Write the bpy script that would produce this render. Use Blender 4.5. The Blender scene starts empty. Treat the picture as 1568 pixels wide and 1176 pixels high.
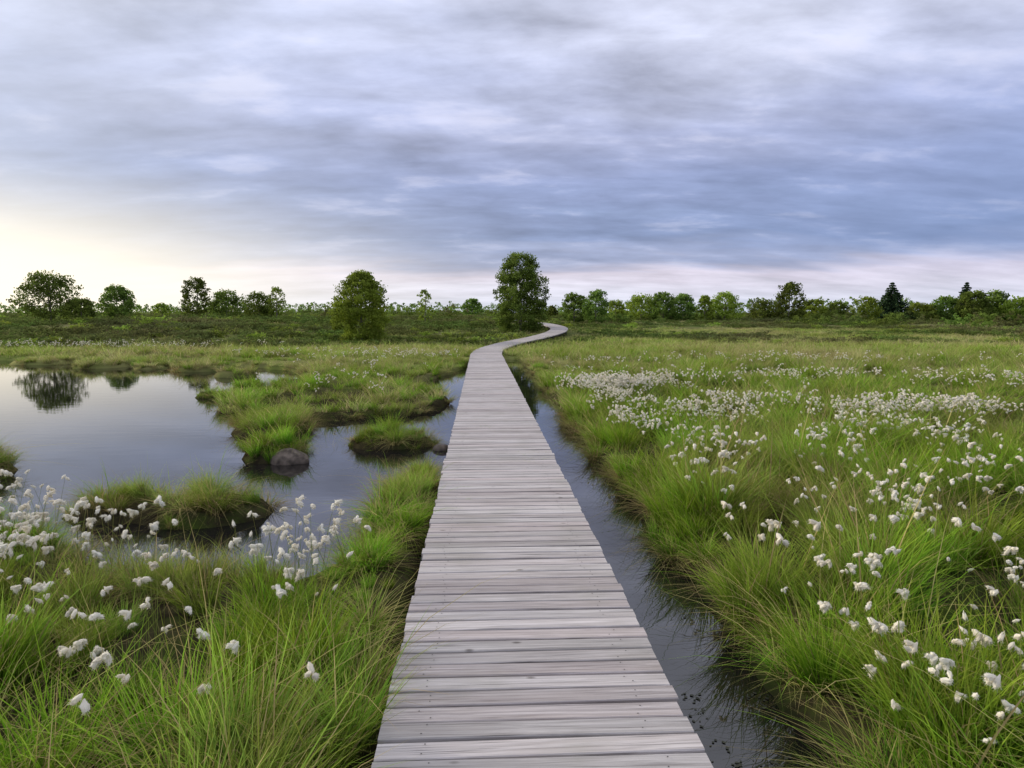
import bpy, math
import numpy as np
from mathutils import Vector
R = np.random.default_rng(7)
scene = bpy.context.scene
scene.view_settings.view_transform = 'Standard'
scene.view_settings.look = 'None'
scene.view_settings.exposure = 0
scene.view_settings.gamma = 1

# ------------------------------------------------------------ helpers
def link(ob):
    scene.collection.objects.link(ob); return ob

def mesh_np(name, V, F, mats=(), col=None, midx=None, smooth=False):
    me = bpy.data.meshes.new(name)
    V = np.asarray(V, dtype=np.float32); F = np.asarray(F, dtype=np.int32)
    m, k = F.shape
    me.vertices.add(len(V)); me.vertices.foreach_set('co', V.ravel())
    me.loops.add(m*k); me.loops.foreach_set('vertex_index', F.ravel())
    me.polygons.add(m)
    me.polygons.foreach_set('loop_start', np.arange(0, m*k, k, dtype=np.int32))
    if midx is not None:
        me.polygons.foreach_set('material_index', np.asarray(midx, dtype=np.int32))
    me.polygons.foreach_set('use_smooth', np.full(m, smooth, dtype=bool))
    for mt in mats: me.materials.append(mt)
    me.update(calc_edges=True)
    if col is not None:
        a = me.attributes.new('col', 'FLOAT_COLOR', 'POINT')
        c = np.ones((len(V), 4), dtype=np.float32); c[:, :3] = col
        a.data.foreach_set('color', c.ravel())
    return me

def _h(i, j, s):
    v = np.sin(i*127.1 + j*311.7 + s*74.7)*43758.5453
    return v - np.floor(v)
def vn(x, y, s=0):
    x = np.asarray(x, float); y = np.asarray(y, float)
    i = np.floor(x); j = np.floor(y); fx = x-i; fy = y-j
    fx = fx*fx*(3-2*fx); fy = fy*fy*(3-2*fy)
    return (_h(i, j, s)*(1-fx)+_h(i+1, j, s)*fx)*(1-fy)+(_h(i, j+1, s)*(1-fx)+_h(i+1, j+1, s)*fx)*fy
def fbm(x, y, s=0, o=3):
    r = 0; a = .5; t = 0
    for k in range(o):
        r = r+a*vn(np.asarray(x)*2**k, np.asarray(y)*2**k, s+k*3.1); t += a; a *= .5
    return r/t
def sst(a, b, v):
    t = np.clip((v-a)/(b-a), 0, 1); return t*t*(3-2*t)

# ------------------------------------------------------------ boardwalk path
PATH = np.array([(.215,-6,.3),(.215,0,.3),(.215,8,.3),(.22,16,.3),(.22,24,.3),(.25,28,.3),(.6,32,.3),(1.7,37,.34),(3.5,41.5,.48),
                 (5.0,45.6,.68),(5.65,50.5,.86),(5.2,57,1.02),(3.6,64,1.15),(2.6,72,1.22),(3.0,82,1.25),(4.5,92,1.25)])
def catmull(P, n=30):
    out = []
    for i in range(len(P)-1):
        p0 = P[max(i-1,0)]; p1 = P[i]; p2 = P[i+1]; p3 = P[min(i+2,len(P)-1)]
        for t in np.linspace(0,1,n,endpoint=False):
            out.append(.5*((2*p1)+(-p0+p2)*t+(2*p0-5*p1+4*p2-p3)*t*t+(-p0+3*p1-3*p2+p3)*t**3))
    out.append(P[-1]); return np.array(out)
PC = catmull(PATH)
seg = np.linalg.norm(np.diff(PC[:, :2], axis=0), axis=1); S = np.concatenate([[0], np.cumsum(seg)])
def path_at(s):
    return np.array([np.interp(s, S, PC[:, k]) for k in range(3)])
def path_dist(x, y):
    px = np.interp(y, PC[:, 1], PC[:, 0])
    dx = np.interp(y+.5, PC[:, 1], PC[:, 0])-np.interp(y-.5, PC[:, 1], PC[:, 0])
    return (x-px)/np.sqrt(1+dx*dx)

# ------------------------------------------------------------ land field
ELL = [(-2.60,6.55,.66,.46),(-3.5,6.6,.5,.3),(-6.35,8.3,.8,.6),(-.68,6.4,.27,1.5),
       (-2.75,9.2,.42,.42),(-3.40,11.4,.60,.75),(-1.30,10.0,.62,.34),(-3.1,14.6,1.8,2.4),(-1.5,14.6,.80,1.9),(-4.6,14.6,.8,1.3),(-3.9,18.0,1.5,1.8),
       (-6.1,15.9,.36,.30),(-5.6,17.0,.45,.42),(-13.4,25.2,.9,1.1),(-11.4,24.6,.6,.8),(-16.4,26.8,1.2,.9),(-9.4,23.8,.9,1.1),(-7.4,21.2,.6,.6)]
def land(x, y):
    n = (fbm(x*1.3, y*1.3, 5)-.5)
    n3 = (fbm(x*4, y*4, 15, 2)-.5)
    n2 = (fbm(x*.4, y*.4, 9)-.5)
    L = np.maximum(x-np.interp(y, [2, 5, 9, 16, 27], [1.46, 1.52, 1.54, 1.58, 1.70]), (y-28.5)*.5) + n*.26
    ys = np.interp(x, [-200,-22,-16,-13.5,-11,-9,-7.5,-5.5,-4,-3,-1.6,-.9,-.5,-.2,1.3], [33,31,30,28.,27,25.4,24,21.8,20.2,19.2,19.5,21.5,24.0,28.5,28.5])
    L = np.maximum(L, (y-ys)*.55+n*.6+n2*1.2*(x<-2))
    yn = np.interp(x, [-200,-9,-6,-4.6,-3.8,-3.1,-2.2,-1.2,-.8,-.45,-.2,.0], [4.5,5.7,6.3,6.3,5.8,5.2,4.7,4.6,5.3,5.1,2,-8])
    L = np.maximum(L, np.minimum((yn-y)*.8+n*.3, (-.22-x)*1.0+n*.1))
    for (cx, cy, rx, ry) in ELL:
        L = np.maximum(L, (1-np.sqrt(((x-cx)/rx)**2+((y-cy)/ry)**2))*min(rx, ry)*1.2+n*.24)
    return L+n3*.11
def height(x, y):
    x = np.asarray(x, float); y = np.asarray(y, float)
    L = land(x, y)
    z = np.clip(L*1.3, -.5, .12)
    on = np.clip(L*3, 0, 1)
    z = z + on*(fbm(x*1.8, y*1.8, 3)-.35)*.16
    left = 1-sst(-4, 14, x); fl = 1-sst(-20, -7, x)
    r = 1.1*(left*(fl*sst(33, 47, y)+(1-fl)*sst(37, 66, y))+(1-left)*sst(34, 105, y)*.98)
    r = r + (fbm(x*.06, y*.06, 21)-.5)*.5*sst(42, 90, y)
    z = z+r
    pd = np.abs(path_dist(x, y))
    z = np.where((pd < 1.4) & (y > 27), np.minimum(z, np.interp(y, PC[:,1], PC[:,2])-.16), z)
    z = np.where((pd < .66) & (y <= 27), np.minimum(z, .1), z)
    return z

# ------------------------------------------------------------ materials
def newmat(name):
    m = bpy.data.materials.new(name); m.use_nodes = True
    nt = m.node_tree; nt.nodes.clear()
    return m, nt
class N:
    def __init__(s, nt): s.nt = nt
    def n(s, t, **k):
        nd = s.nt.nodes.new(t)
        for a, b in k.items(): setattr(nd, a, b)
        return nd
    def l(s, a, b): s.nt.links.new(a, b)
    def val(s, sock, v):
        if isinstance(v, bpy.types.NodeSocket): s.l(v, sock)
        else: sock.default_value = v
    def math(s, op, a, b=0.0, c=None, clamp=False):
        nd = s.n('ShaderNodeMath', operation=op); nd.use_clamp = clamp
        s.val(nd.inputs[0], a); s.val(nd.inputs[1], b)
        if c is not None: s.val(nd.inputs[2], c)
        return nd.outputs[0]
    def mix(s, f, a, b, bt='MIX'):
        nd = s.n('ShaderNodeMix', data_type='RGBA', blend_type=bt)
        s.val(nd.inputs[0], f)
        for i, v in ((6, a), (7, b)):
            if isinstance(v, tuple): v = (*v[:3], 1)
            s.val(nd.inputs[i], v)
        return nd.outputs[2]
    def mr(s, v, a, b, c=0., d=1., sm=False):
        nd = s.n('ShaderNodeMapRange'); nd.clamp = True
        if sm: nd.interpolation_type = 'SMOOTHSTEP'
        s.val(nd.inputs[0], v)
        for i, q in enumerate((a, b, c, d)): nd.inputs[1+i].default_value = q
        return nd.outputs[0]
    def noise(s, vec, sc, det=3, dist=0., rough=.5):
        nd = s.n('ShaderNodeTexNoise'); nd.inputs['Scale'].default_value = sc
        nd.inputs['Detail'].default_value = det; nd.inputs['Distortion'].default_value = dist
        nd.inputs['Roughness'].default_value = rough
        if vec is not None: s.l(vec, nd.inputs['Vector'])
        return nd.outputs[0]
    def mapping(s, vec, sc=(1,1,1), loc=(0,0,0), rot=(0,0,0)):
        nd = s.n('ShaderNodeMapping'); nd.inputs['Scale'].default_value = sc
        nd.inputs['Location'].default_value = loc; nd.inputs['Rotation'].default_value = rot
        s.l(vec, nd.inputs['Vector']); return nd.outputs[0]

def foliage_mat(name, dark, mid, tip, dry, trans=.35, patch=.35, dryamt=1.0, patch_sc=.35, vmin=.42):
    """col attribute: r = random per blade, g = height along blade, b = dryness"""
    m, nt = newmat(name); q = N(nt)
    at = q.n('ShaderNodeAttribute', attribute_name='col')
    sp = q.n('ShaderNodeSeparateColor'); q.l(at.outputs['Color'], sp.inputs[0])
    oi = q.n('ShaderNodeObjectInfo'); geo = q.n('ShaderNodeNewGeometry')
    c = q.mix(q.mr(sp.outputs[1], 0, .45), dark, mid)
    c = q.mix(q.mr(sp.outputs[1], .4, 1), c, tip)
    d = q.math('MULTIPLY', sp.outputs[2], dryamt)
    if patch > 0:
        pn = q.noise(geo.outputs['Position'], patch_sc, 2)
        d = q.math('ADD', d, q.math('MULTIPLY', q.mr(pn, .45, .66), patch), clamp=True)
    c = q.mix(d, c, dry)
    v = q.math('ADD', q.math('MULTIPLY', sp.outputs[0], .6), q.math('MULTIPLY', oi.outputs['Random'], .7))
    v = q.math('ADD', v, vmin)
    hs = q.n('ShaderNodeHueSaturation'); q.l(c, hs.inputs['Color']); q.l(v, hs.inputs['Value'])
    q.l(q.mr(oi.outputs['Random'], 0, 1, .482, .52), hs.inputs['Hue'])
    df = q.n('ShaderNodeBsdfDiffuse'); q.l(hs.outputs[0], df.inputs['Color'])
    tr = q.n('ShaderNodeBsdfTranslucent'); q.l(hs.outputs[0], tr.inputs['Color'])
    mx = q.n('ShaderNodeMixShader'); mx.inputs[0].default_value = trans
    q.l(df.outputs[0], mx.inputs[1]); q.l(tr.outputs[0], mx.inputs[2])
    out = q.n('ShaderNodeOutputMaterial'); q.l(mx.outputs[0], out.inputs[0])
    return m

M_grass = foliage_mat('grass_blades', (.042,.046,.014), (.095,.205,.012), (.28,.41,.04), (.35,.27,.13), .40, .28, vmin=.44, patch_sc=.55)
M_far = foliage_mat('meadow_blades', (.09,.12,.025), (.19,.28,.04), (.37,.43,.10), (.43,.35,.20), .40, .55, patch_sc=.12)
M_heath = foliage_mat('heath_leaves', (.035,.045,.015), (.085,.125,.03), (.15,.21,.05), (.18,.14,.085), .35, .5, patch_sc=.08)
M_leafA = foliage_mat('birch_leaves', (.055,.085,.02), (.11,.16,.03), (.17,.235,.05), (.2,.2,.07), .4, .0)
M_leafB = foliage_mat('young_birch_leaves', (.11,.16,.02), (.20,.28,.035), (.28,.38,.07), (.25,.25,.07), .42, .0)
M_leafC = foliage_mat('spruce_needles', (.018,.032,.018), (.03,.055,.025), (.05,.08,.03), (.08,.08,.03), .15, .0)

def simple(name, col, rough=.8, nscale=8, amt=.4, bump=.0):
    m, nt = newmat(name); q = N(nt)
    geo = q.n('ShaderNodeNewGeometry')
    n1 = q.noise(geo.outputs['Position'], nscale, 5)
    c = q.mix(q.mr(n1, .3, .7), tuple(v*(1-amt) for v in col), tuple(v*(1+amt) for v in col))
    p = q.n('ShaderNodeBsdfPrincipled'); q.l(c, p.inputs['Base Color']); p.inputs['Roughness'].default_value = rough
    p.inputs['Specular IOR Level'].default_value = .2
    if bump:
        b = q.n('ShaderNodeBump'); b.inputs['Strength'].default_value = bump; q.l(n1, b.inputs['Height']); q.l(b.outputs[0], p.inputs['Normal'])
    out = q.n('ShaderNodeOutputMaterial'); q.l(p.outputs[0], out.inputs[0]); return m
M_bark = simple('tree_bark', (.16,.14,.12), .85, 14, .6, .4)
M_beam = simple('weathered_beam', (.07,.062,.058), .85, 10, .4, .3)
M_screw = simple('screw_steel', (.05,.045,.045), .5, 10, .2)
M_rock_tussock = simple('brown_grey_rock_tussock', (.12,.098,.082), .8, 14, .55, .6)

def cotton_mat():
    m, nt = newmat('cotton_fluff'); q = N(nt)
    oi = q.n('ShaderNodeObjectInfo')
    c = q.mix(oi.outputs['Random'], (.87,.85,.79), (.82,.77,.66))
    p = q.n('ShaderNodeBsdfDiffuse'); q.l(c, p.inputs['Color'])
    tr = q.n('ShaderNodeBsdfTranslucent'); q.l(c, tr.inputs['Color'])
    mx = q.n('ShaderNodeMixShader'); mx.inputs[0].default_value = .4
    q.l(p.outputs[0], mx.inputs[1]); q.l(tr.outputs[0], mx.inputs[2])
    out = q.n('ShaderNodeOutputMaterial'); q.l(mx.outputs[0], out.inputs[0]); return m
M_cotton = cotton_mat()

def wood_mat():
    m, nt = newmat('weathered_oak_planks'); q = N(nt)
    geo = q.n('ShaderNodeNewGeometry')
    at = q.n('ShaderNodeAttribute', attribute_name='col')
    sp = q.n('ShaderNodeSeparateColor'); q.l(at.outputs['Color'], sp.inputs[0])
    cb = q.n('ShaderNodeCombineXYZ'); q.l(q.math('MULTIPLY', sp.outputs[0], 40), cb.inputs[0]); q.l(q.math('MULTIPLY', sp.outputs[1], 30), cb.inputs[2])
    va = q.n('ShaderNodeVectorMath', operation='ADD'); q.l(geo.outputs['Position'], va.inputs[0]); q.l(cb.outputs[0], va.inputs[1])
    g1 = q.noise(q.mapping(va.outputs[0], (2.2, 70, 20)), 1, 5, .6, .65)
    g2 = q.noise(q.mapping(va.outputs[0], (1.0, 14, 4)), 1, 4, .8)
    st = q.noise(geo.outputs['Position'], 2.2, 5)
    big = q.noise(geo.outputs['Position'], .5, 3)
    c = q.mix(q.mr(g1, .3, .72), (.24,.21,.21), (.64,.59,.60))
    c = q.mix(q.mr(g2, .4, .72, 0, .5), c, (.42,.36,.345))
    c = q.mix(q.mr(st, .52, .72, 0, .45), c, (.31,.29,.255))
    ck = q.noise(q.mapping(va.outputs[0], (1.6, 110, 10)), 1, 3, .3)
    c = q.mix(q.mr(ck, .62, .69, 0, .8), c, (.08,.07,.07))
    vo = q.n('ShaderNodeTexVoronoi'); vo.inputs['Scale'].default_value = 1
    q.l(q.mapping(va.outputs[0], (3.0, 6.5, 1)), vo.inputs['Vector'])
    c = q.mix(q.mr(vo.outputs['Distance'], .03, .09, .85, 0), c, (.10,.08,.07))
    hs = q.n('ShaderNodeHueSaturation'); q.l(c, hs.inputs['Color'])
    q.l(q.math('ADD', q.mr(sp.outputs[0], 0, 1, .76, 1.14), q.mr(big, .3, .7, -.06, .06)), hs.inputs['Value'])
    q.l(q.mr(sp.outputs[1], 0, 1, .6, 1.15), hs.inputs['Saturation'])
    p = q.n('ShaderNodeBsdfPrincipled'); q.l(hs.outputs[0], p.inputs['Base Color']); p.inputs['Roughness'].default_value = .75
    p.inputs['Specular IOR Level'].default_value = .25
    b = q.n('ShaderNodeBump'); b.inputs['Strength'].default_value = .6; b.inputs['Distance'].default_value = .005
    q.l(g1, b.inputs['Height']); q.l(b.outputs[0], p.inputs['Normal'])
    out = q.n('ShaderNodeOutputMaterial'); q.l(p.outputs[0], out.inputs[0]); return m
M_wood = wood_mat()

def ground_mat():
    m, nt = newmat('marsh_ground'); q = N(nt)
    geo = q.n('ShaderNodeNewGeometry'); P = geo.outputs['Position']
    sx = q.n('ShaderNodeSeparateXYZ'); q.l(P, sx.inputs[0])
    n1 = q.noise(P, 5, 5); n2 = q.noise(P, .35, 4); n3 = q.noise(P, .07, 5, .5); n4 = q.noise(P, 1.2, 5, 0, .7)
    near = q.mix(q.mr(n1, .35, .65), (.022,.018,.012), (.055,.05,.025))
    near = q.mix(q.mr(n4, .5, .65), near, (.05,.075,.015))
    mead = q.mix(q.mr(n2, .4, .6), (.14,.18,.045), (.23,.23,.09))
    heath = q.mix(q.mr(n3, .42, .58), (.075,.11,.03), (.19,.17,.09))
    heath = q.mix(q.mr(n4, .45, .62), heath, (.09,.11,.035))
    c = q.mix(q.mr(sx.outputs[1], 14, 28), near, mead)
    c = q.mix(q.mr(sx.outputs[1], 36, 48), c, heath)
    c = q.mix(q.mr(sx.outputs[2], -.12, .03), (.012,.010,.007), c)
    p = q.n('ShaderNodeBsdfDiffuse'); q.l(c, p.inputs['Color'])
    b = q.n('ShaderNodeBump'); b.inputs['Strength'].default_value = .8; b.inputs['Distance'].default_value = .05
    q.l(n1, b.inputs['Height']); q.l(b.outputs[0], p.inputs['Normal'])
    out = q.n('ShaderNodeOutputMaterial'); q.l(p.outputs[0], out.inputs[0]); return m
M_ground = ground_mat()

def water_mat():
    m, nt = newmat('peat_water'); q = N(nt)
    geo = q.n('ShaderNodeNewGeometry')
    n1 = q.noise(q.mapping(geo.outputs['Position'], (1.2, 3.0, 1)), 1.6, 3)
    p = q.n('ShaderNodeBsdfPrincipled'); p.inputs['Base Color'].default_value = (.012,.011,.011,1)
    p.inputs['Roughness'].default_value = .015; p.inputs['IOR'].default_value = 1.65
    b = q.n('ShaderNodeBump'); b.inputs['Strength'].default_value = .03; b.inputs['Distance'].default_value = .03
    q.l(n1, b.inputs['Height']); q.l(b.outputs[0], p.inputs['Normal'])
    out = q.n('ShaderNodeOutputMaterial'); q.l(p.outputs[0], out.inputs[0]); return m
M_water = water_mat()

# ------------------------------------------------------------ terrain (one sheet to the horizon) + water
def axis(a, b, step, lo, hi, g=1.09):
    c = list(np.arange(a, b, step))
    s = step; v = c[-1]
    while v < hi: s *= g; v += s; c.append(v)
    s = step; v = c[0]; pre = []
    while v > lo: s *= g; v -= s; pre.append(v)
    return np.array(pre[::-1]+c)
gx = axis(-9, 7, .08, -2500, 2500, 1.035); gy = axis(0, 19, .09, -400, 3000, 1.025)
X, Y = np.meshgrid(gx, gy); Z = height(X, Y)
V = np.stack([X.ravel(), Y.ravel(), Z.ravel()], 1)
nx, ny = len(gx), len(gy)
idx = np.arange(nx*ny).reshape(ny, nx)
F = np.stack([idx[:-1,:-1], idx[:-1,1:], idx[1:,1:], idx[1:,:-1]], -1).reshape(-1,4)
link(bpy.data.objects.new('ground', mesh_np('ground', V, F, [M_ground], smooth=True)))
wv = [(-120,-30,0),(25,-30,0),(25,40,0),(-120,40,0)]
link(bpy.data.objects.new('pond_water', mesh_np('pond_water', wv, [[0,1,2,3]], [M_water])))

# ------------------------------------------------------------ boardwalk
def build_boardwalk():
    root = link(bpy.data.objects.new('boardwalk', None))
    pitch = .114; W = 1.225; V = []; F = []; C = []; SV = []; SF = []
    s = 0.
    while s < S[-1]-.2:
        s += pitch
        p = path_at(s); p2 = path_at(s+.05); t = p2-p; t = t/np.linalg.norm(t)
        side = np.array([t[1], -t[0], 0]); side /= np.linalg.norm(side); up = np.cross(side, t)
        a = R.normal(0, .0028); t2 = t*math.cos(a)+side*math.sin(a); s2 = side*math.cos(a)-t*math.sin(a)
        p = p+up*R.normal(0, .0018)+side*R.normal(0, .004)
        wd = (pitch-.013-abs(R.normal(0,.002)))/2; hw = W/2+R.normal(0,.0035); th = .045; ch = .004
        prof = [(-wd,-th),(wd,-th),(wd,-ch),(wd-ch,0),(-wd+ch,0),(-wd,-ch)]
        b = len(V); cc = (R.random(), R.random(), 0)
        tl = R.normal(0, .0016)
        for e in (-1, 1):
            for (u, w) in prof:
                V.append(p+t2*u+up*(w+e*tl)+s2*hw*e); C.append(cc)
        for k in range(6):
            k2 = (k+1) % 6; F.append([b+k, b+k2, b+6+k2, b+6+k])
        F.append([b+0,b+1,b+2,b+5]); F.append([b+5,b+2,b+3,b+4]); F.append([b+6,b+11,b+8,b+7]); F.append([b+11,b+10,b+9,b+8])
        if 0 < p[1] < 14:
            for e in (-.44, .44):
                for o in (-.026, .026):
                    c0 = p+s2*(e+R.normal(0,.016))+t2*(o+R.normal(0,.005))+up*.0022; b2 = len(SV)
                    for k in range(8):
                        an = k*math.pi/4; SV.append(c0+s2*.0034*math.cos(an)+t2*.0034*math.sin(an))
                    SF.append([b2+0,b2+1,b2+2,b2+3]); SF.append([b2+0,b2+3,b2+4,b2+7]); SF.append([b2+4,b2+5,b2+6,b2+7])
    o = link(bpy.data.objects.new('planks', mesh_np('planks', V, F, [M_wood], col=np.array(C)))); o.parent = root
    o = link(bpy.data.objects.new('screws', mesh_np('screws', SV, SF, [M_screw]))); o.parent = root
    V = []; F = []
    ss = np.arange(0, S[-1]-1, .6)
    for e in (-.42, 0., .42):
        b = len(V)
        for s_ in ss:
            p = path_at(s_); t = path_at(s_+.05)-p; t /= np.linalg.norm(t); side = np.array([t[1], -t[0], 0])
            for (u, w) in ((-.035,-.05),(.035,-.05),(.035,-.17),(-.035,-.17)):
                V.append(p+side*(e+u)+np.array([0,0,w]))
        for i in range(len(ss)-1):
            for k in range(4):
                k2 = (k+1)%4; F.append([b+4*i+k, b+4*i+k2, b+4*i+4+k2, b+4*i+4+k])
    o = link(bpy.data.objects.new('bearers', mesh_np('bearers', V, F, [M_beam]))); o.parent = root
    V = []; F = []
    for s_ in np.arange(1.3, S[-1]-1, 2.4):
        p = path_at(s_); t = path_at(s_+.05)-p; t /= np.linalg.norm(t); side = np.array([t[1], -t[0], 0])
        for e in (-.50, .50):
            b = len(V); c0 = p+side*e
            for w in (-.052, -.95):
                for (u, v) in ((-.04,-.04),(.04,-.04),(.04,.04),(-.04,.04)):
                    V.append(c0+side*u+t*v+np.array([0,0,w]))
            for k in range(4):
                k2=(k+1)%4; F.append([b+k,b+k2,b+4+k2,b+4+k])
            F.append([b,b+1,b+2,b+3])
    o = link(bpy.data.objects.new('posts', mesh_np('posts', V, F, [M_beam]))); o.parent = root
build_boardwalk()

# ------------------------------------------------------------ vegetation sources
def blades(n, rad, h, hv, lean, bend, w, segs=4, dry=.1, base_z=-.03):
    ang = R.uniform(0, 2*np.pi, n); rr = rad*np.sqrt(R.random(n))
    bx = rr*np.cos(ang); by = rr*np.sin(ang)
    la = ang+R.normal(0, .7, n); hh = h*np.exp(R.normal(0, hv, n))
    ln = lean*(.2+R.random(n)*1.1); bd = bend*(.3+R.random(n))
    dx, dy = np.cos(la), np.sin(la); tw = R.normal(0, .8, n)
    sx, sy = -np.sin(la+tw), np.cos(la+tw)
    T = np.linspace(0, 1, segs+1); V = []; C = []
    rnd = R.random(n); isd = (R.random(n) < dry)*(.6+.4*R.random(n)); 
    for t in T:
        out = hh*(ln*t+bd*t**2.2)
        zz = base_z+hh*(t-.55*bd*t**3-.12*ln*t)
        ww = w*(.5+.5*rnd)*(1-t**2*.95)*.5*(.7+.6*min(t*3, 1))
        for e in (-1, 1):
            V.append(np.stack([bx+dx*out+sx*ww*e, by+dy*out+sy*ww*e, zz], 1))
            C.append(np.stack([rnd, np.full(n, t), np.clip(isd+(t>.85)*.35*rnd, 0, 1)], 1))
    V = np.stack(V, 1); C = np.stack(C, 1)
    m = 2*(segs+1); f = np.array([[2*k, 2*k+1, 2*k+3, 2*k+2] for k in range(segs)])
    F = (np.arange(n)[:, None, None]*m+f[None]).reshape(-1, 4)
    return V.reshape(-1, 3), F, C.reshape(-1, 3)
def src(name, parts, mats, midx=None):
    V = []; F = []; C = []; M = []; o = 0
    for i, (v, f, c) in enumerate(parts):
        V.append(v); F.append(f+o); C.append(c); M.append(np.full(len(f), (midx[i] if midx else 0))); o += len(v)
    me = mesh_np(name, np.concatenate(V), np.concatenate(F), mats, np.concatenate(C), np.concatenate(M))
    return bpy.data.objects.new(name, me)

def scatter(name, srcs, P, rot, scl, idx):
    coll = bpy.data.collections.new(name+'_kinds')
    for s_ in srcs: coll.objects.link(s_)
    me = bpy.data.meshes.new(name)
    me.vertices.add(len(P)); me.vertices.foreach_set('co', np.asarray(P, np.float32).ravel())
    a = me.attributes.new('rot', 'FLOAT_VECTOR', 'POINT'); a.data.foreach_set('vector', np.asarray(rot, np.float32).ravel())
    a = me.attributes.new('scl', 'FLOAT_VECTOR', 'POINT'); a.data.foreach_set('vector', np.asarray(scl, np.float32).ravel())
    a = me.attributes.new('idx', 'INT', 'POINT'); a.data.foreach_set('value', np.asarray(idx, np.int32))
    ob = link(bpy.data.objects.new(name, me))
    g = bpy.data.node_groups.new(name+'_gn', 'GeometryNodeTree')
    g.interface.new_socket('Geometry', in_out='INPUT', socket_type='NodeSocketGeometry')
    g.interface.new_socket('Geometry', in_out='OUTPUT', socket_type='NodeSocketGeometry')
    nn = g.nodes; gi = nn.new('NodeGroupInput'); go = nn.new('NodeGroupOutput')
    ip = nn.new('GeometryNodeInstanceOnPoints'); ci = nn.new('GeometryNodeCollectionInfo')
    ci.inputs['Collection'].default_value = coll; ci.inputs['Separate Children'].default_value = True; ci.inputs['Reset Children'].default_value = True
    def na(nm, dt):
        x = nn.new('GeometryNodeInputNamedAttribute'); x.data_type = dt; x.inputs[0].default_value = nm; return x.outputs[0]
    er = nn.new('FunctionNodeEulerToRotation')
    g.links.new(na('rot', 'FLOAT_VECTOR'), er.inputs[0])
    g.links.new(gi.outputs[0], ip.inputs['Points']); g.links.new(ci.outputs[0], ip.inputs['Instance'])
    ip.inputs['Pick Instance'].default_value = True
    g.links.new(na('idx', 'INT'), ip.inputs['Instance Index'])
    g.links.new(er.outputs[0], ip.inputs['Rotation']); g.links.new(na('scl', 'FLOAT_VECTOR'), ip.inputs['Scale'])
    g.links.new(ip.outputs[0], go.inputs[0])
    md = ob.modifiers.new('scatter', 'NODES'); md.node_group = g
    return ob

def rnd_rot(n, tilt=.12):
    return np.stack([R.normal(0, tilt, n), R.normal(0, tilt, n), R.uniform(0, 6.283, n)], 1)

# --- near grass: a lush, b arching, c dry thin, d drooping brown skirt, e small edge tuft
near = []
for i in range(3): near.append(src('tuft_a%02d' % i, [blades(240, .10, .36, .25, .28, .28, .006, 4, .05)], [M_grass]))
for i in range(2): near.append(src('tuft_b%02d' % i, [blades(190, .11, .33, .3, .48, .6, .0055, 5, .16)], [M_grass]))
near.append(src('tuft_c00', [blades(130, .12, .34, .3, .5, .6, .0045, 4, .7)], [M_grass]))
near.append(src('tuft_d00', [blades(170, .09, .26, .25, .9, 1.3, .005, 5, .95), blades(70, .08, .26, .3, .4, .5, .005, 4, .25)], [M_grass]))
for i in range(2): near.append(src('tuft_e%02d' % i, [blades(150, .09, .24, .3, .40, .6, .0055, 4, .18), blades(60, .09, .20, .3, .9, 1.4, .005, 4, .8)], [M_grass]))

def candidates(x0, x1, y0, y1, dens):
    n = int((x1-x0)*(y1-y0)*dens)
    x = R.uniform(x0, x1, n); y = R.uniform(y0, y1, n); return x, y
def keep_land(x, y, lmin, frust=True):
    L = land(x, y); k = L > lmin
    pd = path_dist(x, y); k &= ~((np.abs(pd) < .72))
    k &= ~((y < 27) & (x > -.51) & (x < 1.2))
    if frust: k &= (np.abs(x) < 3.5+np.maximum(y, 0)*1.0)
    return x[k], y[k], L[k]
x, y = candidates(-9, 10, -1, 9, 16)
x, y, L = keep_land(x, y, .08)
hum = sst(.28, .72, fbm(x*1.7, y*1.7, 31, 2)); dn = fbm(x*.6, y*.6, 41)
k = (R.random(len(x)) < .18+.95*hum)
k &= ~((x < -1.7) & (y < 2.6) & (R.random(len(x)) < .6))
x, y, L, hum, dn = x[k], y[k], L[k], hum[k], dn[k]
n = len(x); sc = (.42+.78*hum)*R.uniform(.8, 1.2, n)
sc = np.where(x > 1.2, sc*1.0, sc*np.where(y > 3.4, .68, .90)); sc = sc*np.clip(.66+L*.8, .66, 1)
u = R.random(n)
ix = np.where(u < .60, R.integers(0, 3, n), np.where(u < .86, R.integers(3, 5, n), 5))
ix = np.where((dn > .57) & (u > .5), 5, ix)
P = np.stack([x, y, height(x, y)-.01], 1)
r1 = rnd_rot(n, .12); s1 = np.stack([sc*1.08, sc*1.08, sc], 1)
xe, ye = candidates(-9, 3, -.5, 12.5, 55)
xe, ye, Le = keep_land(xe, ye, -.02)
isl = (xe < 0) & (ye > 5.4)
nd = (xe < 0) & (xe > -1.3) & (ye < 6.5)
k = (Le < .18) | isl | nd
k &= R.random(len(xe)) < np.where(isl, .6, .45)
xe, ye, Le, isl = xe[k], ye[k], Le[k], isl[k]; ne = len(xe)
he = fbm(xe*2.4, ye*2.4, 55)
se = np.where(isl, (.40+.75*he)*R.uniform(.75, 1.25, ne)*np.clip(.75+Le*1.2, .7, 1.15), (.6+.4*he)*R.uniform(.8, 1.2, ne))
ue = R.random(ne)
ie = np.where(ue < .64, R.integers(7, 9, ne), np.where(ue < .80, 6, R.integers(0, 4, ne)))
ie = np.where((Le < .06) & (R.random(ne) < .55), 6, ie)
se = np.where(ie < 4, se*.8, se)
Pe = np.stack([xe, ye, np.maximum(height(xe, ye), -.03)-.01], 1)
scatter('marsh_grass', near, np.concatenate([P, Pe]), np.concatenate([r1, rnd_rot(ne, .16)]), np.concatenate([s1, np.stack([se, se, se], 1)]), np.concatenate([ix, ie]))

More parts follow.
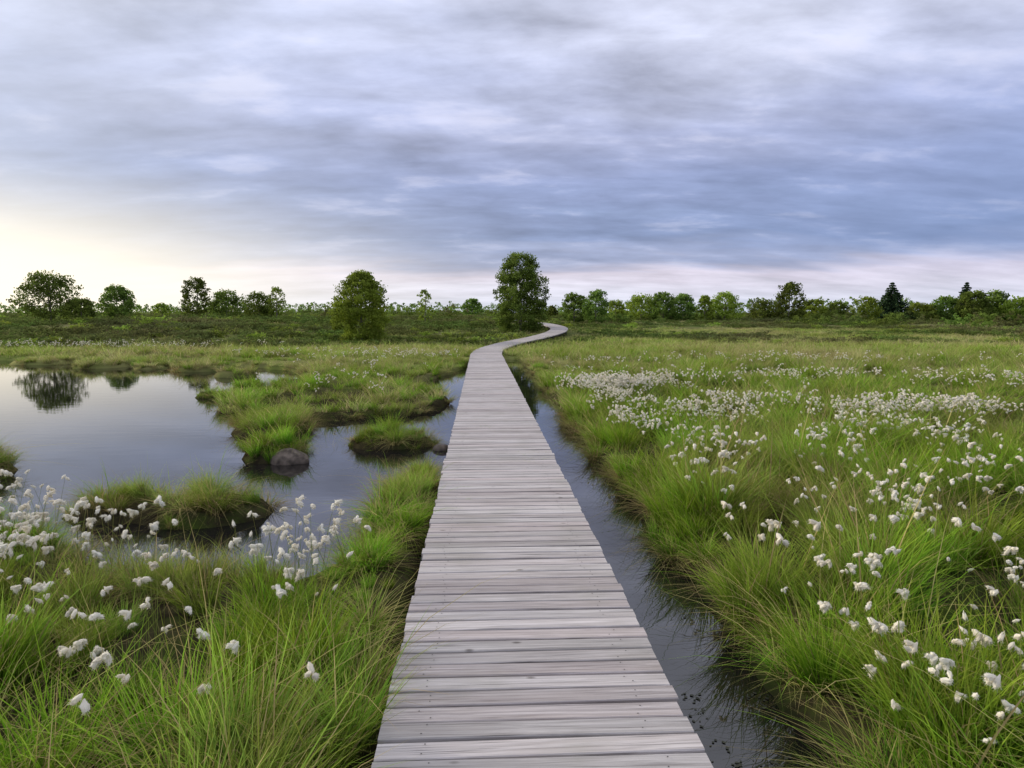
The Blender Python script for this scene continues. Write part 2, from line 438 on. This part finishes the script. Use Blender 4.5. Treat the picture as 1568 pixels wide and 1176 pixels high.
# --- mid grass (9 - 30 m)
mid = []
for i in range(3): mid.append(src('mid_a%02d' % i, [blades(90, .15, .32, .3, .36, .40, .011, 3, .12)], [M_grass]))
for i in range(2): mid.append(src('mid_b%02d' % i, [blades(90, .18, .30, .3, .42, .5, .010, 3, .3)], [M_far]))
mid.append(src('mid_c00', [blades(110, .12, .28, .25, .75, 1.0, .009, 4, .8)], [M_grass]))
x, y = candidates(-30, 34, 9, 31, 8.5)
x2, y2 = candidates(-16, 3, 11.5, 27, 22)
L2 = land(x2, y2); k = (L2 < .28); x2, y2 = x2[k], y2[k]
x = np.concatenate([x, x2]); y = np.concatenate([y, y2])
x, y, L = keep_land(x, y, -.02)
hum = sst(.25, .75, fbm(x*1.0, y*1.0, 31)); dn = fbm(x*.3, y*.3, 41)
k = (R.random(len(x)) < .35+.85*hum) | (L < .3); x, y, L, hum, dn = x[k], y[k], L[k], hum[k], dn[k]
n = len(x); sc = (.5+.65*hum)*R.uniform(.8, 1.2, n)*np.clip(.60+L*.8, .60, 1); sc = np.where(x < 0, sc*.88, sc); u = R.random(n)
yy = sst(10, 26, y)
ix = np.where(u < .80-.5*yy-(dn-.5)*1.4, R.integers(0, 3, n), R.integers(3, 5, n))
ix = np.where((L < .08) & (R.random(n) < .5), 5, ix)
P = np.stack([x, y, np.maximum(height(x, y), -.02)-.01], 1)
scatter('marsh_sedge', mid, P, rnd_rot(n, .12), np.stack([sc*1.1, sc*1.1, sc], 1), ix)

# --- far meadow grass (28 - 110 m)
far = []
for i in range(3): far.append(src('far_a%02d' % i, [blades(60, .5, .24, .3, .4, .5, .03, 2, .25)], [M_far]))
x1_, y1_ = candidates(-60, 75, 28, 60, 2.6); x2_, y2_ = candidates(-110, 130, 60, 120, .7)
x = np.concatenate([x1_, x2_]); y = np.concatenate([y1_, y2_])
x, y, L = keep_land(x, y, .05)
pn = fbm(x*.12, y*.2, 61)
left = 1-sst(-3, 10, x)
k = R.random(len(x)) < np.where(y > 36, .9-left*.75+(.5-pn)*1.4, 1)
k &= np.abs(path_dist(x, y)) > 1.15
x, y = x[k], y[k]; n = len(x)
sc = R.uniform(.6, 1.15, n)*(1-.35*sst(34, 60, y))
P = np.stack([x, y, height(x, y)-.02], 1)
scatter('meadow_grass', far, P, rnd_rot(n, .08), np.stack([sc*1.2, sc*1.2, sc], 1), R.integers(0, 3, n))

# --- leaf clouds
def leaves(cent, rad, per, size, tintc=None, squash=.8):
    k = len(cent); n = k*per
    c = np.repeat(cent, per, 0); r = np.repeat(rad, per)
    d = R.normal(0, 1, (n, 3)); d /= np.linalg.norm(d, axis=1)[:, None]
    q = d*(r*R.random(n)**.45)[:, None]; q[:, 2] *= squash
    p = c+q
    a = R.normal(0, 1, (n, 3)); a /= np.linalg.norm(a, axis=1)[:, None]
    b = np.cross(a, R.normal(0, 1, (n, 3))); b /= np.linalg.norm(b, axis=1)[:, None]
    s = size*R.uniform(.6, 1.3, n)[:, None]
    V = np.stack([p-a*s, p-b*s*.6, p+a*s, p+b*s*.6], 1).reshape(-1, 3)
    F = np.arange(4*n).reshape(-1, 4)
    tc = np.repeat(R.random(k) if tintc is None else tintc, per)
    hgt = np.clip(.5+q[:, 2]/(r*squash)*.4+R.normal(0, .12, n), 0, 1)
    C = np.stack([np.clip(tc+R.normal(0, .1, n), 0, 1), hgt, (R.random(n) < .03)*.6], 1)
    return V, F, np.repeat(C, 4, 0)
def tube(pts, rads, sides=6):
    pts = np.asarray(pts, float); V = []; F = []
    for i, p in enumerate(pts):
        t = pts[min(i+1, len(pts)-1)]-pts[max(i-1, 0)]; t /= np.linalg.norm(t)+1e-9
        a = np.cross(t, [.3, .9, .1]); a /= np.linalg.norm(a); b = np.cross(t, a)
        for k in range(sides):
            an = 2*np.pi*k/sides; V.append(p+(a*math.cos(an)+b*math.sin(an))*rads[i])
    for i in range(len(pts)-1):
        for k in range(sides):
            k2 = (k+1) % sides; F.append([i*sides+k, i*sides+k2, (i+1)*sides+k2, (i+1)*sides+k])
    V = np.array(V); return V, np.array(F), np.tile([.5, .5, 0], (len(V), 1))

def tree(name, az, r, h, w, kind='birch', mat=None, dens=1., low=.12, stems=1, leaf=None, sparse=1.):
    a = math.radians(az); bx, by = r*math.sin(a), r*math.cos(a); bz = float(height(bx, by))-.05
    mat = mat or M_leafA; parts = []; mi = []; cent = []; crad = []; tint = []
    leaf = leaf or max(.062, r*.0013)
    if kind == 'spruce':
        pts = [(0, 0, 0), (0, 0, h*.5), (0, 0, h)]
        parts.append(tube(pts, [h*.025, h*.015, .01])); mi.append(1)
        z = h*.08
        while z < h*.98:
            t = z/h; rr = w*.5*(1-t)**.85*R.uniform(.8, 1.12); nb = max(4, int(11*(1-t)+3))
            a0 = R.random()*6.28
            for k in range(nb):
                an = a0+k*6.283/nb+R.normal(0, .15); q = rr*R.uniform(.75, 1.1)
                for f in (.35, .65, .95):
                    cent.append((math.cos(an)*q*f, math.sin(an)*q*f, z-q*f*.28+q*.1)); crad.append(max(.08, q*.24)); tint.append(R.random())
            z += h*.055
        cent = np.array(cent); crad = np.array(crad)
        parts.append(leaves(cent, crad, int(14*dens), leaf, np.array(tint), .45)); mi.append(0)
    else:
        if kind == 'column': prof = lambda t: np.interp(t, [0,.08,.25,.5,.75,.9,1], [.62,.85,1,1,.90,.70,.35])
        elif kind == 'oval': prof = lambda t: np.interp(t, [0,.1,.3,.55,.8,1], [.55,.85,1,.98,.75,.28])
        else: prof = lambda t: np.interp(t, [0,.15,.4,.7,.9,1], [.6,.92,1,.88,.6,.3])
        z0 = h*low; sd = R.random()*50
        for sN in range(stems):
            lean = R.normal(0, .02, 2)*(1 if stems == 1 else 2)
            tp = [(lean[0]*h*t+R.normal(0, .01)*h*t, lean[1]*h*t, h*.9*t) for t in (0, .2, .4, .6, .8, 1)]
            parts.append(tube(tp, [h*.02*(1-.9*t)+.006 for t in (0, .2, .4, .6, .8, 1)])); mi.append(1)
            for k in range(int(16/stems)+3):
                t = R.uniform(max(low, .12), .85); an = R.random()*6.283
                st = np.array([lean[0]*h*t, lean[1]*h*t, h*.9*t]); rr = w*.5*prof((t*h-z0)/(h-z0) if t*h > z0 else 0)*.75
                e = st+np.array([math.cos(an)*rr, math.sin(an)*rr, min(rr*.7, h*.92-st[2])]); mdp = (st+e)/2+np.array([0, 0, -rr*.08])
                parts.append(tube([st, mdp, e], [h*.007*(1-t*.6), h*.004*(1-t*.6), .004], 4)); mi.append(1)
        nc = int(170*sparse)
        for k in range(nc):
            t = R.random()**.9; an = R.random()*6.283
            lump = .84+.34*vn(an*1.3+sd, t*4+sd, 2)
            if kind != 'column': lump = .68+.60*vn(an*1.6+sd, t*3.6+sd, 2)
            rr = w*.5*prof(t)*lump*R.uniform(.15, 1)**.5*.9
            cent.append((math.cos(an)*rr, math.sin(an)*rr, z0+t*(h-z0)*.95)); crad.append(w*R.uniform(.06, .13))
        cent = np.array(cent); crad = np.array(crad)
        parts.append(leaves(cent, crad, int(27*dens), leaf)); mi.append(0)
    V = []; F = []; C = []; Mx = []; o = 0
    for (v, f, c), m in zip(parts, mi):
        V.append(v); F.append(f+o); C.append(c); Mx.append(np.full(len(f), m)); o += len(v)
    me = mesh_np(name, np.concatenate(V), np.concatenate(F), [mat, M_bark], np.concatenate(C), np.concatenate(Mx))
    ob = link(bpy.data.objects.new(name, me)); ob.location = (bx, by, bz); ob.rotation_euler = (0, 0, R.random()*6.28)
    return ob

def real_size(r, az, hpx): return hpx*r*math.cos(math.radians(az-2.6))/1060
T = [
 ('birch_tree', -31.0, 55, 76, 96, 'broad', M_leafA, 1.5, .12, 2, 1.1),
 ('birch_tree', -29.2, 60, 38, 48, 'oval', M_leafA, .9, .05, 1, .8),
 ('birch_tree', -27.0, 61, 56, 58, 'broad', M_leafA, 1.2, .06, 1, 1.),
 ('birch_sapling', -24.1, 64, 28, 30, 'broad', M_leafB, .4, .1, 1, .45),
 ('birch_tree', -21.8, 66, 66, 54, 'oval', M_leafA, 1.0, .04, 1, .9),
 ('birch_tree', -19.7, 70, 46, 60, 'broad', M_leafA, 1., .04, 1, .95),
 ('birch_tree', -17.4, 74, 40, 60, 'broad', M_leafA, .9, .04, 1, .9),
 ('birch_sapling', -16.1, 72, 50, 30, 'oval', M_leafB, .45, .15, 1, .55),
 ('young_birch_tree', -9.6, 41, 112, 90, 'oval', M_leafB, 2.6, .02, 1, 2.0),
 ('birch_sapling', -4.55, 56, 56, 30, 'oval', M_leafB, .5, .1, 1, .55),
 ('birch_tree', -.7, 86, 30, 38, 'broad', M_leafA, .8, .02, 1, .8),
 ('silver_birch_tree', 3.3, 50, 122, 84, 'column', M_leafA, 3.2, .02, 1, 2.2),
 ('birch_sapling', 5.9, 88, 20, 20, 'oval', M_leafA, .7, .02, 1, .7),
 ('birch_tree', 7.7, 74, 47, 44, 'broad', M_leafA, 1.1, .03, 1, 1.),
 ('birch_tree', 9.5, 72, 52, 50, 'broad', M_leafA, 1.1, .03, 1, 1.),
 ('birch_tree', 11.1, 80, 34, 36, 'oval', M_leafB, .6, .03, 1, .7),
 ('birch_tree', 13.1, 86, 38, 60, 'broad', M_leafB, .9, .02, 1, .85),
 ('birch_tree', 14.9, 84, 44, 48, 'broad', M_leafA, 1., .02, 1, .95),
 ('birch_tree', 16.4, 86, 41, 52, 'broad', M_leafA, 1., .02, 1, .95),
 ('birch_sapling', 18.1, 84, 40, 30, 'oval', M_leafB, .7, .02, 1, .7),
 ('birch_tree', 19.6, 88, 43, 60, 'broad', M_leafB, 1., .02, 1, .95),
 ('birch_tree', 22.4, 92, 34, 56, 'broad', M_leafA, .8, .02, 1, .75),
 ('birch_tree', 24.3, 90, 60, 58, 'broad', M_leafA, 1.2, .03, 1, 1.),
 ('birch_tree', 26.1, 96, 31, 44, 'broad', M_leafB, .8, .02, 1, .7),
 ('birch_tree', 27.7, 98, 26, 52, 'broad', M_leafA, .8, .02, 1, .65),
 ('birch_tree', 29.6, 92, 38, 44, 'broad', M_leafB, .8, .02, 1, .75),
 ('spruce_tree', 31.2, 96, 60, 72, 'spruce', M_leafC, 1.7, 0, 1, 1),
 ('birch_tree', 33.0, 98, 28, 56, 'broad', M_leafB, .8, .02, 1, .65),
 ('birch_tree', 34.6, 98, 38, 54, 'broad', M_leafA, .9, .02, 1, .85),
 ('spruce_tree', 35.7, 104, 58, 46, 'spruce', M_leafC, 1.4, 0, 1, 1),
 ('birch_tree', 36.2, 96, 48, 56, 'broad', M_leafA, 1., .02, 1, .95),
 ('birch_tree', 37.3, 100, 46, 60, 'broad', M_leafA, 1., .02, 1, .95),
 ('birch_tree', 38.7, 98, 38, 60, 'broad', M_leafB, 1., .02, 1, .85),
 ('birch_tree', 40.5, 98, 36, 58, 'broad', M_leafA, 1., .02, 1, .9),
]
for (nm, az, r, hp, wp, kd, mt, dn_, lo, stn, sp_) in T:
    tree(nm, az, r, real_size(r, az, hp), real_size(r, az, wp), kd, mt, dn_, lo, stn, None, sp_)

# --- distant belt of forest
def belt():
    cent = []; rad = []
    for k in range(3600):
        az = R.uniform(-60, 62); r = R.uniform(300, 420); hm = 2.2+5.4*fbm(np.array(az*.45), np.array(3.), 77)*(1.35 if az > 8 else 1.)
        if -45 < az < -20: hm *= .8
        t = R.random(); x_ = r*math.sin(math.radians(az)); y_ = r*math.cos(math.radians(az))
        cent.append((x_, y_, float(height(x_, y_))+hm*t*R.uniform(.8, 1.15))); rad.append(R.uniform(.7, 1.9)*(1.15-t*.6))
    v, f, c = leaves(np.array(cent), np.array(rad), 16, .42)
    link(bpy.data.objects.new('distant_forest', mesh_np('distant_forest', v, f, [M_leafA], c)))
belt()

# --- heath shrubs
shr = []
for i in range(4):
    k = 26; c = np.stack([R.normal(0, .26, k), R.normal(0, .26, k), np.abs(R.normal(.14, .09, k))], 1)
    shr.append(src('shrub_%02d' % i, [leaves(c, R.uniform(.08, .17, k), 22, .03)], [M_heath if i < 3 else M_leafB]))
x1_, y1_ = candidates(-60, 75, 35, 62, 2.2); x2_, y2_ = candidates(-110, 120, 62, 125, .8)
x = np.concatenate([x1_, x2_]); y = np.concatenate([y1_, y2_])
x, y, L = keep_land(x, y, .1)
pn = fbm(x*.12, y*.2, 61); left = 1-sst(-3, 10, x); cl = fbm(x*.35, y*.35, 71)
k = (R.random(len(x)) < left*.8+(pn-.40)*1.9*(1-left)*1.6) & (cl > .36) & (np.abs(path_dist(x, y)) > 1.5) & ((y > 37.5) | (x < -9))
x, y, cl = x[k], y[k], cl[k]; n = len(x)
sc = R.uniform(.7, 1.5, n)*(.5+cl)*(1+.5*sst(60, 110, y))
P = np.stack([x, y, height(x, y)-.04], 1)
ix = np.where(R.random(n) < .93, R.integers(0, 3, n), 3)
scatter('heath_shrubs', shr, P, rnd_rot(n, .1), np.stack([sc*1.3, sc*1.3, sc*.8], 1), ix)

# --- ridge bushes along the skyline
n = 420
az = R.uniform(-50, 50, n); r = R.uniform(74, 120, n)
x = r*np.sin(np.radians(az)); y = r*np.cos(np.radians(az))
k = (fbm(az*.5, r*.02, 91) > .42) & (np.abs(path_dist(x, y)) > 2); x, y = x[k], y[k]; n = len(x)
sc = R.uniform(1.2, 3.0, n)
scatter('skyline_bushes', [src('bush_%02d' % i, [leaves(np.stack([R.normal(0, .2, 24), R.normal(0, .2, 24), np.abs(R.normal(.2, .12, 24))], 1), R.uniform(.08, .15, 24), 24, .035)], [M_leafA if i else M_heath]) for i in range(3)],
        np.stack([x, y, height(x, y)-.05], 1), rnd_rot(n, .05), np.stack([sc*1.1, sc*1.1, sc*.95], 1), R.integers(0, 3, n))

# ------------------------------------------------------------ cotton grass
def ico():
    import bmesh
    bm = bmesh.new(); bmesh.ops.create_icosphere(bm, subdivisions=2, radius=1)
    v = np.array([x_.co[:] for x_ in bm.verts]); f = np.array([[q.index for q in p.verts] for p in bm.faces]); bm.free(); return v, f
IV, IF = ico()
def cotton(name, heads, lobes, size, h):
    V = []; F = []; C = []; M = []; o = 0
    def add(v, f, c, m):
        nonlocal o
        V.append(v); F.append(f+o); C.append(c); M.append(np.full(len(f), m)); o += len(v)
    for k in range(heads):
        bx, by = R.normal(0, .06*(heads > 1), 2); hh = h*R.uniform(.82, 1.12); la = R.random()*6.283; ln = R.uniform(.05, .28)
        pts = [np.array([bx+math.cos(la)*ln*hh*t**2, by+math.sin(la)*ln*hh*t**2, hh*t-.02]) for t in (0, .35, .7, .9, 1)]
        v, f, c = tube(pts, [.0017, .0015, .0012, .001, .001], 3); c[:, 1] = .5; c[:, 2] = .35
        add(v, np.concatenate([f[:, [0, 1, 2]], f[:, [0, 2, 3]]]), c, 0)
        top = pts[-1]; wa = R.random()*6.283
        for l in range(lobes):
            an = wa+R.normal(0, 1.2)
            dr = np.array([math.cos(an)*R.uniform(.2, 1), math.sin(an)*R.uniform(.2, 1), R.uniform(-1.3, .2)]); dr /= np.linalg.norm(dr)
            a1 = np.cross(dr, [.2, .3, .9]); a1 /= np.linalg.norm(a1); a2 = np.cross(dr, a1)
            ln2 = size*R.uniform(.75, 1.25); wd = size*R.uniform(.42, .62)
            cc = top+dr*ln2*R.uniform(.5, 1.15)+R.normal(0, size*.32, 3)
            tt = (IV[:, 2]+1)/2
            rad_ = wd*(.75+.35*tt)
            v = IV[:, :1]*a1*rad_[:, None]+IV[:, 1:2]*a2*rad_[:, None]+IV[:, 2:3]*dr*ln2
            v = v*(1+R.normal(0, .16, (len(v), 1))); v = v+cc
            add(v, IF, np.tile([.5, .5, 0], (len(v), 1)), 1)
            nh = 80; d = R.normal(0, 1, (nh, 3)); d /= np.linalg.norm(d, axis=1)[:, None]; d = d*.85+dr*.3+np.array([0, 0, -.15])
            s_ = np.cross(d, R.normal(0, 1, (nh, 3))); s_ /= np.linalg.norm(s_, axis=1)[:, None]
            a_ = cc+dr*ln2*R.uniform(-.6, .6, nh)[:, None]+d*wd*.4; b_ = a_+d*size*R.uniform(.35, 1.0, nh)[:, None]
            hv = np.stack([a_-s_*size*.06, a_+s_*size*.06, b_], 1).reshape(-1, 3)
            add(hv, np.arange(nh*3).reshape(-1, 3), np.tile([.5, .5, 0], (nh*3, 1)), 1)
    me = mesh_np(name, np.concatenate(V), np.concatenate(F), [M_grass, M_cotton], np.concatenate(C), np.concatenate(M), smooth=False)
    return bpy.data.objects.new(name, me)
cot = [cotton('cotton_%02d' % i, 1, [2, 4, 5, 6, 2, 3, 1][i], [.021, .020, .020, .018, .017, .016, .017][i], .52) for i in range(7)]
cot += [cotton('cotton_%02d' % (7+i), 4, 2, .019, .42) for i in range(3)]
CL = [(-2.85,4.3,.45,90),(-3.35,4.7,.4,50),(-2.25,4.2,.22,16),(-1.75,3.7,.10,7),(-1.55,3.75,.08,4),(-1.1,4.2,.2,30),(-1.25,4.0,.12,10),(-.82,4.3,.1,5),(-1.0,3.55,.16,12),(-.85,3.5,.1,4),
      (-1.55,3.1,.06,5),(-1.75,2.95,.10,8),(-1.35,3.15,.06,3),(-.73,2.45,.03,1),(-2.15,3.3,.2,14),(-2.6,3.5,.25,24),(-1.0,3.0,.3,3),(-3.6,5.4,.5,34),(-1.4,2.5,.2,3),
      (1.95,5.5,.18,15),(1.72,4.2,.16,10),(1.8,4.0,.2,4),(1.72,3.5,.10,6),(1.98,3.5,.14,15),(1.66,2.5,.10,10),(1.66,2.75,.07,4),(1.85,2.5,.1,3),(2.1,2.6,.15,8),(2.9,4.4,.28,28),(3.3,5.3,.34,36),
      (4.2,5.6,.32,32),(2.8,3.6,.2,14),(1.8,2.15,.12,6),(2.05,2.35,.12,5),(2.3,3.0,.2,6),(1.66,2.95,.1,3),(2.4,5.0,.3,12),(3.6,6.8,.34,34),(2.6,6.9,.3,30),(5.2,7.2,.6,54),(2.4,4.1,.3,5),(2.0,6.4,.2,12),
      (4.5,8.2,.5,54)]
xs = []; ys = []; ii = []
for (cx, cy, rr, c) in CL:
    xs += list(R.normal(cx, rr*.55, c)); ys += list(R.normal(cy, rr*.55, c)); ii += list(R.integers(0, 7, c))
CF = [(2.5,14.0,.6,.8,170),(3.4,14.6,.8,.7,150),(1.95,9.4,.2,.9,26),(3.3,10.2,.7,.6,76),(4.6,11.5,.8,.6,44),(6.0,10.2,.6,.4,80),(7.6,10.6,.6,.45,80),(9.0,10.0,.7,.5,60),(5.4,8.8,.8,.4,18),(2.5,7.9,.4,.5,14),(2.3,11.8,.3,.7,34),
      (-3.1,15.5,1.0,1.2,10),(-3.5,19.5,1.5,1.2,12),(-2.2,25.0,1.8,1.5,60),(-6.0,25.8,2.5,1.5,30),(-2.6,14.3,.8,1.0,8),(-17.,32.5,5,1.0,110),(-24,33.5,6,1.0,110),(-5.0,23,1.,.6,8),(7,16,2.6,1.0,90),(12,15,1.8,1.0,80),(10,22,5,1.2,90),(4,20,2,2.,20)]
for (cx, cy, rx, ry, c) in CF:
    xs += list(R.normal(cx, rx*.7, c)); ys += list(R.normal(cy, ry*.7, c)); ii += list(R.integers(7, 10, c))
x = np.array(xs); y = np.array(ys); ii = np.array(ii)
L = land(x, y); k = (L > -.05) & (np.abs(path_dist(x, y)) > .85) & ~((y < 27) & (x > -.6) & (x < 1.5))
x, y, ii = x[k], y[k], ii[k]; n = len(x)
sc = R.uniform(.72, 1.2, n)
scatter('cotton_grass', cot, np.stack([x, y, np.maximum(height(x, y), -.05)-.01], 1), rnd_rot(n, .12), np.stack([sc]*3, 1), ii)

# ------------------------------------------------------------ stems in the water, floating leaves, sprigs on the deck
stem = [src('stem_%02d' % i, [blades(5, .06, .24, .35, .8, .7, .0035, 5, .3, base_z=-.08)], [M_grass]) for i in range(3)]
x = np.concatenate([R.uniform(1.1, 1.6, 200), R.uniform(-3.6, -.5, 350), R.uniform(-9, -3, 200)]); y = np.concatenate([R.uniform(1, 20, 200), R.uniform(4.5, 18, 350), R.uniform(5, 24, 200)])
L = land(x, y); k = (L < .03) & (L > -.22) & ~((x > -.5) & (x < .95)); x, y = x[k], y[k]; n = len(x)
sc = R.uniform(.5, 1.2, n)
scatter('water_sedge', stem, np.stack([x, y, np.zeros(n)], 1), rnd_rot(n, .25), np.stack([sc]*3, 1), R.integers(0, 3, n))
M_pad = simple('floating_leaf', (.05,.052,.035), .6, 20, .5)
def disc(name, r):
    v = [(r*math.cos(a)*R.uniform(.7, 1.1), r*.6*math.sin(a), .003) for a in np.linspace(0, 2*np.pi, 8, endpoint=False)]
    me = mesh_np(name, v, [[0, 1, 2, 3], [0, 3, 4, 7], [4, 5, 6, 7]], [M_pad]); return bpy.data.objects.new(name, me)
x = np.concatenate([R.normal(1.2, .12, 900), R.normal(1.2, .1, 60)]); y = np.concatenate([R.uniform(1.2, 3.3, 900), R.uniform(3.3, 9, 60)])
k = (x > .86) & (land(x, y) < .02) & (fbm(x*5, y*5, 15) > .48); x, y = x[k], y[k]; n = len(x)
scatter('floating_leaves', [disc('pad_%02d' % i, .009) for i in range(3)], np.stack([x, y, np.zeros(n)], 1), rnd_rot(n, .0), np.stack([R.uniform(.5, 1.5, n)]*3, 1), R.integers(0, 3, n))
x = np.array([.55, .62, .50, .05, .0, .68, .58]); y = np.array([7.72, 7.6, 7.84, 9.6, 9.72, 7.96, 7.48]); n = len(x)
y = (np.round((y+6)/.114)+.5)*.114-6
sp = [src('sprig_00', [blades(14, .03, .07, .3, 1.0, .8, .005, 4, .2)], [M_grass])]
scatter('grass_sprigs', sp, np.stack([x, y, np.full(n, .29)], 1), rnd_rot(n, .1), np.stack([R.uniform(.6, 1.1, n)]*3, 1), np.zeros(n))
def rock(loc, dims):
    nn_ = 1+.4*(vn(IV[:, 0]*1.7+loc[0]*9, IV[:, 1]*1.7+IV[:, 2], 3)-.5)+R.normal(0, .035, len(IV))
    ob = link(bpy.data.objects.new('rock', mesh_np('rock', IV*np.array(dims)*nn_[:, None], IF, [M_rock_tussock], smooth=True))); ob.location = loc
rock((-2.45, 8.86, .02), (.24, .17, .15))  # stands for a tussock root end at the island foot, shaped like a stone
rock((-.56, 9.6, .01), (.12, .09, .07))

# ------------------------------------------------------------ light + sky
SAZ, SEL = -62., 15.
d = Vector((math.sin(math.radians(SAZ))*math.cos(math.radians(SEL)), math.cos(math.radians(SAZ))*math.cos(math.radians(SEL)), math.sin(math.radians(SEL))))
sl = bpy.data.lights.new('sun', 'SUN'); sl.energy = 4.0; sl.angle = math.radians(11); sl.color = (1, .89, .68)
so = link(bpy.data.objects.new('sun', sl)); so.rotation_euler = d.to_track_quat('Z', 'Y').to_euler(); so.location = (-30, 20, 30)

w = bpy.data.worlds.new('World'); scene.world = w; w.use_nodes = True
nt = w.node_tree; nt.nodes.clear(); q = N(nt)
sky = q.n('ShaderNodeTexSky', sky_type='NISHITA'); sky.sun_disc = False
sky.sun_elevation = math.radians(SEL); sky.sun_rotation = math.radians(SAZ)
tc = q.n('ShaderNodeTexCoord'); D = tc.outputs['Generated']
nz = q.n('ShaderNodeVectorMath', operation='NORMALIZE'); q.l(D, nz.inputs[0])
sx = q.n('ShaderNodeSeparateXYZ'); q.l(nz.outputs[0], sx.inputs[0])
z = q.math('MAXIMUM', sx.outputs[2], 0.0)
den = q.math('ADD', z, .17)
pv = q.n('ShaderNodeCombineXYZ'); q.l(q.math('DIVIDE', sx.outputs[0], den), pv.inputs[0]); q.l(q.math('DIVIDE', sx.outputs[1], den), pv.inputs[1])
PV = pv.outputs[0]
nA = q.noise(q.mapping(PV, (2.0, 3.0, 1), (3.1, 1.7, 0), (0, 0, .4)), 1.0, 8, .12, .56)     # billows
nB = q.noise(q.mapping(PV, (1.5, 6.0, 1), (7.3, 2.2, 0), (0, 0, -.22)), 1.1, 6, .5, .55)    # fine streaks
nC = q.noise(q.mapping(PV, (.6, 1.5, 1), (2.3, 5.2, 0), (0, 0, .2)), 1.0, 4, .2)            # large masses
zz = q.math('ADD', z, q.math('MULTIPLY', q.math('SUBTRACT', nC, .5), q.math('MULTIPLY', z, .9)))
zz = q.math('ADD', zz, q.math('MULTIPLY', q.math('SUBTRACT', nB, .5), .02))
rp = q.n('ShaderNodeValToRGB'); q.l(zz, rp.inputs[0]); e = rp.color_ramp.elements
keys = [(0., (.66,.72,.88)), (.02, (.74,.75,.87)), (.054, (.74,.69,.81)), (.072, (.40,.45,.64)), (.10, (.26,.33,.53)), (.18, (.33,.395,.63)), (.25, (.46,.51,.74)), (.34, (.66,.70,.89)), (.6, (.86,.89,1.0)), (1., (.92,.94,1.0))]
e[0].position = 0; e[0].color = (*keys[0][1], 1); e[1].position = 1; e[1].color = (*keys[-1][1], 1)
for p_, c_ in keys[1:-1]:
    x_ = e.new(p_); x_.color = (*c_, 1)
c = rp.outputs[0]
lum = q.math('ADD', 1.0, q.math('MULTIPLY', q.math('SUBTRACT', nA, .5), q.mr(z, .05, .3, .75, 1.75)))
lum = q.math('MULTIPLY', lum, q.math('ADD', 1.0, q.math('MULTIPLY', q.math('SUBTRACT', nB, .5), .45)))
lum = q.math('MULTIPLY', lum, q.math('ADD', 1.0, q.math('MULTIPLY', q.math('SUBTRACT', .5, nC), .7)))
cc = q.n('ShaderNodeCombineXYZ')
for i_ in range(3): q.l(lum, cc.inputs[i_])
c = q.mix(1.0, c, cc.outputs[0], 'MULTIPLY')
c = q.mix(q.math('MULTIPLY', q.mr(nA, .54, .68, 0, 1, True), q.mr(z, .06, .3, .15, .45)), c, (.78,.77,.90))
pf = q.math('MULTIPLY', q.mr(nA, .58, .70, 0, 1, True), q.mr(z, .30, .38, 0, .6, True))
c = q.mix(pf, c, (.95,.95,1.0))
def glow(az, el, pw):
    g = (math.sin(math.radians(az))*math.cos(math.radians(el)), math.cos(math.radians(az))*math.cos(math.radians(el)), math.sin(math.radians(el)))
    dp = q.n('ShaderNodeVectorMath', operation='DOT_PRODUCT'); q.l(nz.outputs[0], dp.inputs[0]); dp.inputs[1].default_value = g
    return q.math('POWER', q.math('MAXIMUM', dp.outputs['Value'], 0.), pw)
c = q.mix(q.math('MULTIPLY', glow(-62, 8, 4.5), .75), c, (.80,.85,.92))
lowf = q.mr(z, .03, .20, 1, 0, True)
c = q.mix(q.math('MULTIPLY', q.math('MULTIPLY', glow(-46, 2, 8), lowf), 1.25, clamp=True), c, (1.30,1.19,.97))
rt = q.math('MULTIPLY', q.mr(sx.outputs[0], .25, .75, 0, .5), q.math('MULTIPLY', q.mr(z, .1, .35, 1, .1), q.mr(z, .04, .09, .2, 1)))
c = q.mix(rt, c, (.26,.38,.70))
b1 = q.n('ShaderNodeBackground'); q.l(c, b1.inputs[0]); b1.inputs[1].default_value = 1.0
b0 = q.n('ShaderNodeBackground'); q.l(sky.outputs[0], b0.inputs[0]); b0.inputs[1].default_value = .1
mx = q.n('ShaderNodeMixShader'); q.val(mx.inputs[0], q.mr(nC, .25, .4, .9, 1.0)); q.l(b0.outputs[0], mx.inputs[1]); q.l(b1.outputs[0], mx.inputs[2])
wo = q.n('ShaderNodeOutputWorld'); q.l(mx.outputs[0], wo.inputs[0])

# ------------------------------------------------------------ camera
cam = bpy.data.cameras.new('camera'); cam.lens = 24.3; cam.sensor_width = 36; cam.clip_end = 8000; cam.clip_start = .05
co = link(bpy.data.objects.new('camera', cam)); co.location = (0, 0, 1.92)
co.rotation_euler = (math.radians(90-5.9), 0, math.radians(-2.6))
scene.camera = co
